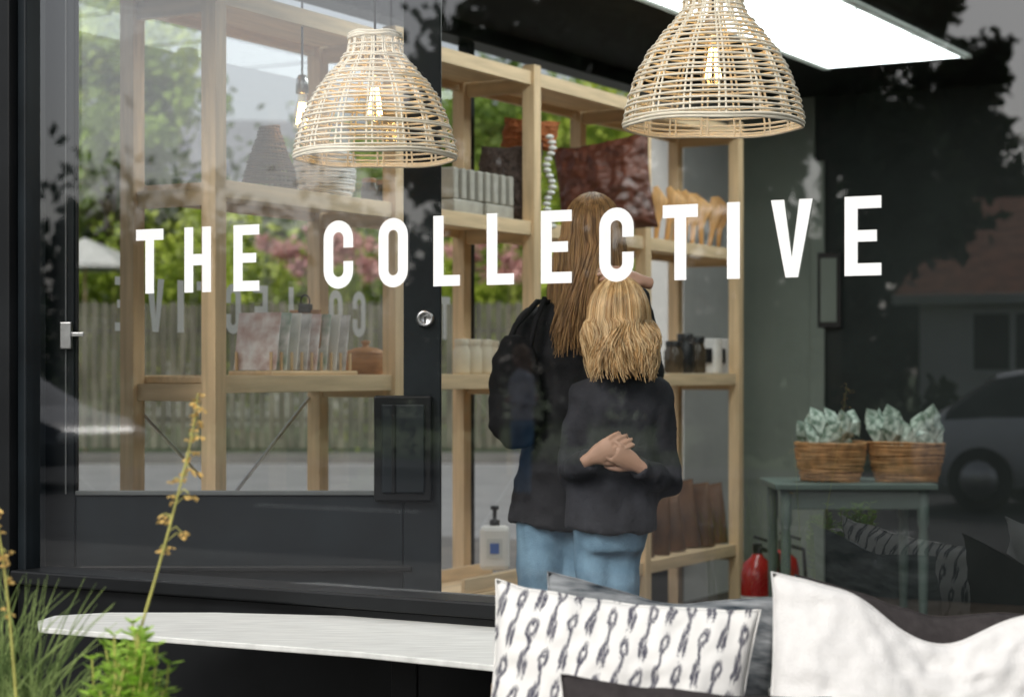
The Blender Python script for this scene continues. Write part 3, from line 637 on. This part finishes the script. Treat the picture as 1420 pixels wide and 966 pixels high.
sw=M('grey_sweater',(.60,.62,.68),.9,.15,12,.2); 
T=[(0,0,.86,.15,.11),(0,0,1.0,.135,.1),(0,0,1.15,.145,.105),(0,0,1.3,.165,.1),(0,0,1.36,.12,.08),(0,0,1.41,.055,.055)]
A=[[(-.16,0,1.3,.052),(-.2,0,1.15,.045),(-.21,0,1.04,.042),(-.1,-.12,1.06,.038),(.0,-.15,1.09,.034)],[(.16,0,1.3,.052),(.2,0,1.15,.045),(.21,0,1.04,.042),(.12,.1,1.05,.038),(.02,.15,1.07,.034)]]
Lg=[[(-.08,0,.84,.088),(-.09,0,.65,.078),(-.09,.01,.46,.058),(-.09,0,.28,.056),(-.09,0,.07,.042)],[(.08,0,.84,.088),(.09,0,.65,.078),(.09,.01,.46,.058),(.09,0,.28,.056),(.09,0,.07,.042)]]
den2=M('light_denim',(.16,.38,.62),.85,.2,9,.2)
ch,l_=person('p',(0,0,0),T,A,Lg,(0,.01,1.55),.97,[((.0,-.155,1.09),(1,.1,.1),(0,-1,0),.3,1),((.02,.155,1.07),(-1,.1,0),(0,1,0),.3,1)],(sw,den2,skin),(1.36,120,[hairA],.01,1.0,0,-.02))
g=group('pedestrian',ch,(0,0,0)); g.location=pd
# ---------------------------------------------------------------- side garden (seen through the shop)
lg1=M('leaf_bright',(.24,.40,.04),.6,.4,.9,0,trans=.4,c2=(.50,.58,.09)); lg2=M('leaf_mid',(.12,.22,.035),.6,.4,.9,0,trans=.35,c2=(.27,.38,.07)); lgd=M('leaf_dark',(.03,.055,.02),.7,.4,.9,0,trans=.25)
pinkm=M('rhododendron_flower',(.58,.27,.28),.6,.25,2,0,trans=.3,c2=(.70,.42,.38)); bark=M('bark',(.10,.075,.05),.9,.3,6,.6,stretch=(3,3,.6))
def tree(name,base,hgt,rad,mat,n,size,seed=0,trunkr=.14):
    random.seed(seed); b=Vector(base); ch=[]
    pr=[tube([(0,0,-.15),(.05,0,hgt*.25),(.0,.05,hgt*.5),(.1,0,hgt*.8)],[trunkr,trunkr*.8,trunkr*.55,trunkr*.2],10)]
    bl=[]
    for i in range(11):
        a=i*2.4; z0=hgt*random.uniform(.28,.6); e=Vector((math.cos(a)*rad*random.uniform(.45,.85),math.sin(a)*rad*random.uniform(.45,.85),z0+hgt*random.uniform(.1,.33)))
        pr.append(tube([(0,0,z0),(e.x*.5,e.y*.5,(z0+e.z)/2+.1),e],[trunkr*.4,trunkr*.25,trunkr*.08],7))
        q=random.uniform(.32,.5)*rad; bl.append((e.x,e.y,e.z,q,q,q*.8,n//13))
    bl.append((0,0,hgt*.85,rad*.5,rad*.5,hgt*.15,n//8))
    ch.append(mk('trunk',*join(pr),bark,b,smooth=True)); ch.append(leaves('crown',bl,size,mat,b)); group(name,ch,b)
def gx_(px,d): return (px-710)*d/F
tree('garden_tree',(gx_(150,35),35,0),8.0,1.8,lg2,9000,.11,1)
tree('garden_tree',(gx_(60,36),36,0),9.5,2.4,lg1,9000,.11,2)
tree('garden_tree',(gx_(500,40),40,0),6.2,1.7,lg1,7000,.11,6)
tree('garden_tree',(gx_(690,37),37,0),7.0,2.2,lg2,9000,.11,3)
tree('garden_tree',(gx_(860,36),36,0),7.5,2.3,lg1,9000,.11,4)
tree('garden_tree',(gx_(1010,38),38,0),8.0,2.6,lg2,8000,.11,5)
random.seed(9)
bl=[]
for i in range(26):
    x=gx_(40+i*40,33); bl.append((x,33+random.uniform(-.4,.8),random.uniform(1.9,2.9),.75,.6,random.uniform(1.0,1.8),1300))
leaves('garden_hedge',bl,.085,lg1)
bl=[(gx_(60+i*70,37),37,3.3+random.uniform(-.2,.6),1.4,1,2.0,1600) for i in range(14)]; leaves('shrubbery',bl,.12,lg2)
bl=[(gx_(px,31.6),31.6,z,.35,.3,.3,330) for px,z in ((385,3.3),(420,3.0),(455,3.2),(490,3.5),(520,3.1),(440,3.7),(650,3.3),(700,2.9))]; leaves('rhododendron_blossom',bl,.06,pinkm)
fm=M('fence_timber',(.085,.085,.06),.9,.35,2,.3,stretch=(6,6,.6),c2=(.14,.135,.10)); parts=[]
x=-15.0
while x<11:
    wv=.13; top=2.35+random.uniform(-.02,.02)
    v=[(x,30.6,.05),(x+wv,30.6,.05),(x+wv,30.6,top-.04),(x+wv/2,30.6,top),(x,30.6,top-.04)]; v2=[(a,30.625,c) for a,b,c in v]
    parts.append(([Vector(q) for q in v+v2],[(0,1,2,3,4),(9,8,7,6,5)]+[(i,(i+1)%5,5+(i+1)%5,5+i) for i in range(5)])); x+=.155
fence=[mk('boards',*join(parts),fm,center=True)]
for z in (.5,1.9): fence.append(box('rail',-2,30.65,z,26,.04,.09,fm))
for i in range(11): fence.append(box('post',-15+i*2.6,30.55,1.2,.11,.09,2.5,fm))
group('timber_fence',fence)
c=Vector((gx_(118,32),32,0)); group('garden_parasol',[lathe('canopy',[(0,3.45),(.5,3.25),(1.0,3.0),(1.0,2.93)],c,ledgem,8,False),lathe('pole',[(.025,-.1),(.025,3.4)],c,pine,10)])
hw=M('pale_render',(.5,.5,.48),.9,.06,3,.05); sl_=M('slate',(.2,.21,.23),.7,.15,5,.2)
def house(name,c,wd,dp,eh,rh,wm,rfm,rz,wins):
    c=Vector(c); Rz=Matrix.Rotation(rz,4,'Z'); ch=[]
    def P(x,y,z): return c+Rz@Vector((x,y,z))
    def bx(n,x,y,z,a,b,d,m,bev=.01): p=P(x,y,z); return box(n,p.x,p.y,p.z,a,b,d,m,rz,bev)
    ch.append(bx('walls',0,0,eh/2-.06,wd,dp,eh+.12,wm,0))
    g=[(-wd/2,-dp/2,eh),(-wd/2,dp/2,eh),(-wd/2,0,eh+rh),(wd/2,-dp/2,eh),(wd/2,dp/2,eh),(wd/2,0,eh+rh)]
    ch.append(mk('gables',[P(*q) for q in g],[(0,1,2),(3,5,4)],wm,center=True))
    o=.35; t=.12; sl=rh/(dp/2)
    for sg in (-1,1):
        a=[(-wd/2-o,sg*(dp/2+o),eh-o*sl+.02),(wd/2+o,sg*(dp/2+o),eh-o*sl+.02),(wd/2+o,0,eh+rh+.02),(-wd/2-o,0,eh+rh+.02)]; b=[(x,y,z+t) for x,y,z in a]
        ch.append(mk('roof_slope',[P(*q) for q in a+b],[(0,1,2,3),(7,6,5,4),(0,4,5,1),(1,5,6,2),(2,6,7,3),(3,7,4,0)],rfm,center=True))
    ch.append(bx('bargeboard',0,-dp/2-o-.02,eh-o*sl+.08,wd+2*o,.04,.16,white)); ch.append(bx('chimney',wd*.25,0,eh+rh+.3,.6,.5,1.2,rm))
    for x,z,a,b in wins:
        ch.append(bx('window_frame',x,-dp/2-.02,z,a,.06,b,white)); 
        for sg in (-1,1): ch.append(bx('window_pane',x+sg*a*.235,-dp/2-.055,z,a*.4,.02,b*.84,blackplastic,0))
    group(name,ch,c)
house('slate_house',(gx_(340,50),52,0),6.5,6,5.4,2.4,hw,sl_,.15,[(-1.5,4,1,1.2),(1.5,4,1,1.2),(0,1.5,1,2)])
# ---------------------------------------------------------------- opposite side of street
brm=M('clay_tiles',(.40,.15,.08),.8,.3,4,.3); wpm=M('white_render',(.86,.85,.83),.9,.04,3,.05)
sA=win_s(1275,28); hc=W(sA+5.3,-31.5,0)
house('bungalow',hc,10.6,7,2.55,1.75,wpm,brm,math.pi-TH,[(3.7,1.75,1.5,1.1),(1.0,1.6,1.5,1.1),(-2.5,1.6,1.8,1.1)])
for i,(px,n,h,r) in enumerate(((1290,37,8.6,2.1),(1150,25,8.5,2.0),(1060,27,10,2.6),(930,27,10.5,2.7),(800,28,10,2.6),(680,28,9,2.5))):  # first tree stands behind the bungalow; the others are added to darken reflected sky
    p=street(px,n); tree('street_and_screen_tree',p,h,r,lgd,9000 if i<2 else 6500,.17,20+i,.2)
bl=[]
for i in range(36):
    p=W(-42+i*1.05,-20.6+random.uniform(-.3,.3),0); hh=.5 if i*1.05-42>-9 else 1.3
    bl.append((p.x,p.y,hh,.8,.6,hh,500))
leaves('clipped_hedge',bl,.09,lgd)
bl=[]
for i in range(34):
    p=W(-84+i*3,-45+random.uniform(-1,1),0); hh=random.uniform(2.9,4.0) if i<22 else random.uniform(2.5,3.2)
    bl.append((p.x,p.y,hh*.95,2.3,1.5,hh,1500))
leaves('distant_tree_screen',bl,.30,lgd,tight=.26)  # dark trees behind the bungalow; left run added to block reflected sky haze
def car(name,c,rz,paint):
    c=Vector(c); ch=[]
    st=[(-2.1,.45,.62,.66,.60),(-2.02,.32,.80,.84,.74),(-1.7,.25,.90,1.05,.82),(-1.25,.25,.93,1.36,.86),(-.6,.25,.94,1.46,.87),(.1,.25,.94,1.45,.87),(.6,.25,.93,1.28,.87),(1.1,.25,.92,.96,.86),(1.7,.27,.82,.83,.82),(2.05,.34,.66,.68,.70),(2.12,.42,.56,.57,.60)]
    v=[];f=[];mi=[]
    for x,zb,zl,zr,hw_ in st:
        rw=hw_*(.74 if zr-zl>.2 else .86); row=[(hw_*.96,zb),(hw_*1.02,(zb+zl)/2),(hw_,zl),(rw,zr-.05 if zr-zl>.1 else zr-.01),(rw*.8,zr)]
        for y,z in row+[(-y,z) for y,z in row[::-1]]: v.append((x,y,z))
    K=10
    for i in range(len(st)-1):
        for j in range(K-1):
            f.append((i*K+j,i*K+j+1,(i+1)*K+j+1,(i+1)*K+j))
            mi.append(1 if (j in (2,6) and 2<=i<=6) or (j in (3,4,5) and i in (2,6)) else 0)
        f.append((i*K,(i+1)*K,(i+1)*K+K-1,i*K+K-1)); mi.append(0)
    f.append(tuple(range(K))); f.append(tuple(len(v)-K+j for j in range(K))); mi+=[0,0]
    o=mk('body',v,f,[paint,M('car_glass',(.02,.025,.03),.05,.1,5,0)],c,(0,0,rz),True)
    for p,m_ in zip(o.data.polygons,mi): p.material_index=m_
    ch.append(o); Rz=Matrix.Rotation(rz,4,'Z'); ty=M('tyre',(.02,.02,.02),.9,.2,20,.1)
    for x in (-1.32,1.35):
        for y in (-.84,.84):
            p=c+Rz@Vector((x,y,.32)); ch.append(lathe('wheel',[(0,.10),(.2,.09),(.21,.1),(.31,.10),(.32,.06),(.32,-.06),(.31,-.1),(.2,-.1),(0,-.09)],p,ty,24,rot=(math.pi/2,0,rz))); ch.append(lathe('hubcap',[(0,.115),(.19,.105),(.2,.09)],p,steel,12,rot=(math.pi/2 if y<0 else -math.pi/2,0,rz)))
    for y in (-.6,.6):
        p=c+Rz@Vector((2.04,y,.62)); ch.append(mk('headlamp',*ell((0,0,0),.10,.17,.08),ledgem,p,(0,0,rz),True)); p=c+Rz@Vector((-2.05,y,.72)); ch.append(mk('tail_lamp',*ell((0,0,0),.06,.14,.09),red,p,(0,0,rz),True))
    group(name,ch,c)
sv=M('white_car_paint',(.88,.89,.90),.3,.02,5,0,coat=.4); dk=M('dark_car_paint',(.03,.035,.045),.25,.05,5,0,coat=.6)
car('parked_car',W(win_s(1290,15.7)+2.1,-15.7,-.114),-TH,sv)
car('parked_car',W(win_s(150,13.5)-2.1,-13.5,-.114),-TH,dk)
# ---------------------------------------------------------------- planter plants (foreground left)
PD=3.2
box_l=M('boxwood_leaf',(.19,.38,.04),.45,.35,25,.05,trans=.3,c2=(.44,.64,.11)); gr=M('grass_blade',(.16,.28,.07),.6,.4,12,0,trans=.3,c2=(.36,.46,.16)); stemm=M('dry_stem',(.50,.48,.13),.6,.2,20,0); dryf=M('dry_flower',(.76,.52,.17),.8,.3,40,0,trans=.2)
random.seed(31)
lv=[];lf=[];st=[]; SD=PD-.13
for i in range(62):
    bx=R(random.gauss(178,26),1080,SD+random.uniform(-.08,.10)); tpx=178+(bx.x/SD*F+710-178)*1.15+random.uniform(-18,18); tp=R(tpx,random.uniform(862,985)+abs(tpx-182)*.5,bx.y+random.uniform(-.03,.03))
    st.append([bx,(bx+tp)/2+Vector((random.uniform(-.008,.008),0,0)),tp])
    nl=10
    for k in range(nl):
        t=.25+.75*k/(nl-1); p=bx.lerp(tp,t)
        for sg in range(3 if k==nl-1 else 2):
            a=k*1.57+sg*math.pi+random.uniform(-.4,.4) if k<nl-1 else sg*2.1+random.random(); s=random.uniform(.015,.023)*(1 if k<nl-2 else .8)
            d=Vector((math.cos(a),math.sin(a),random.uniform(.1,.9))).normalized(); sd=d.cross(Vector((0,0,1))).normalized(); up=sd.cross(d)
            o=len(lv); lv+=[p,p+d*s*.5+sd*s*.40+up*.001,p+d*s*1.1+sd*s*.34,p+d*s*1.5,p+d*s*1.1-sd*s*.34,p+d*s*.5-sd*s*.40+up*.001,p+d*s*.8-up*s*.12]
            lf+=[(o,o+1,o+6),(o+1,o+2,o+6),(o+2,o+3,o+6),(o+3,o+4,o+6),(o+4,o+5,o+6),(o+5,o,o+6)]
group('boxwood_shrub',[mk('foliage',lv,lf,box_l),curves('stems',st,.0016,stemm)],R(180,1100,SD))
bl=[]
for i in range(330):
    px=random.uniform(-45,112); b0=R(px,1090,PD+random.uniform(-.06,.16)); h=random.uniform(.12,.38)*(1.05 if px<55 else .72); lean=random.uniform(-.16,.14)
    bl.append([b0+Vector((lean*t*t*1.2,random.uniform(-.004,.004)*t,h*(t-.22*t*t*abs(lean)*6))) for t in [k/8 for k in range(9)]])
curves('ornamental_grass',bl,.0017,gr,tips=[1,1,.9,.8,.6,.4,.2],res=0)
random.seed(5)
def stalk(name,pts,fl,d):
    P=[R(a,b,d) for a,b in pts]; L=[]
    for i in range(len(P)-1):
        for k in range(5): L.append(P[i].lerp(P[i+1],k/5))
    L.append(P[-1]); ch=[curves('stem',[L],.0022,stemm,tips=[1.2,1.1,1,.8,.6,.5])]
    v=[];f=[];tw=[]
    for x,y in fl:
        c=R(x,y,d+random.uniform(-.02,.02)); near=min(L,key=lambda q:(q-c).length); tw.append([near-Vector((0,0,.008)),(near+c)/2+Vector((0,0,.004)),c])
        for k in range(random.randint(3,4)):
            q=c+Vector((random.uniform(-.007,.007),random.uniform(-.006,.006),random.uniform(-.008,.005)))
            for m in range(3):
                a=random.uniform(0,6.28); s=random.uniform(.0035,.0065); o=len(v); dd=Vector((math.cos(a),math.sin(a)*.6,random.uniform(-1.2,-.1))).normalized(); sd=dd.orthogonal().normalized()
                v+=[q,q+dd*s+sd*s*.45,q+dd*s*1.7,q+dd*s-sd*s*.45]; f.append((o,o+1,o+2,o+3))
    ch.append(mk('dry_flowers',v,f,dryf)); ch.append(curves('flower_stalks',tw,.0009,stemm)); group(name,ch,P[0])
stalk('dry_flower_stem',[(140,1080),(165,960),(196,868),(216,800),(236,728),(252,665),(265,610),(272,570),(274,545)],[(274,548),(270,560),(277,566),(268,575),(276,582),(270,590),(262,604),(276,606),(258,630),(268,628),(240,664),(252,658),(238,688),(262,684),(268,690),(222,714),(232,716),(252,738),(257,742),(222,760),(234,762),(272,653),(262,648)],PD-.05)
stalk('dry_flower_stem',[(30,1080),(22,960),(14,860),(6,790),(-4,720),(-10,690)],[(2,708),(-2,730),(8,765),(2,770),(14,800),(4,782),(10,845)],PD-.1)
pm=M('zinc_planter',(.10,.11,.11),.6,.2,6,.1); pcx=R(95,513,PD)
group('planter',[box('trough',pcx.x,PD,.27,.50,.42,.54,pm,0,.01),box('soil',pcx.x,PD,.553,.46,.38,.02,M('soil',(.04,.028,.02),.95,.4,30,.6),0,0),box('rim',pcx.x,PD-.205,.56,.52,.02,.04,pm)])
print('objects',len(bpy.data.objects))
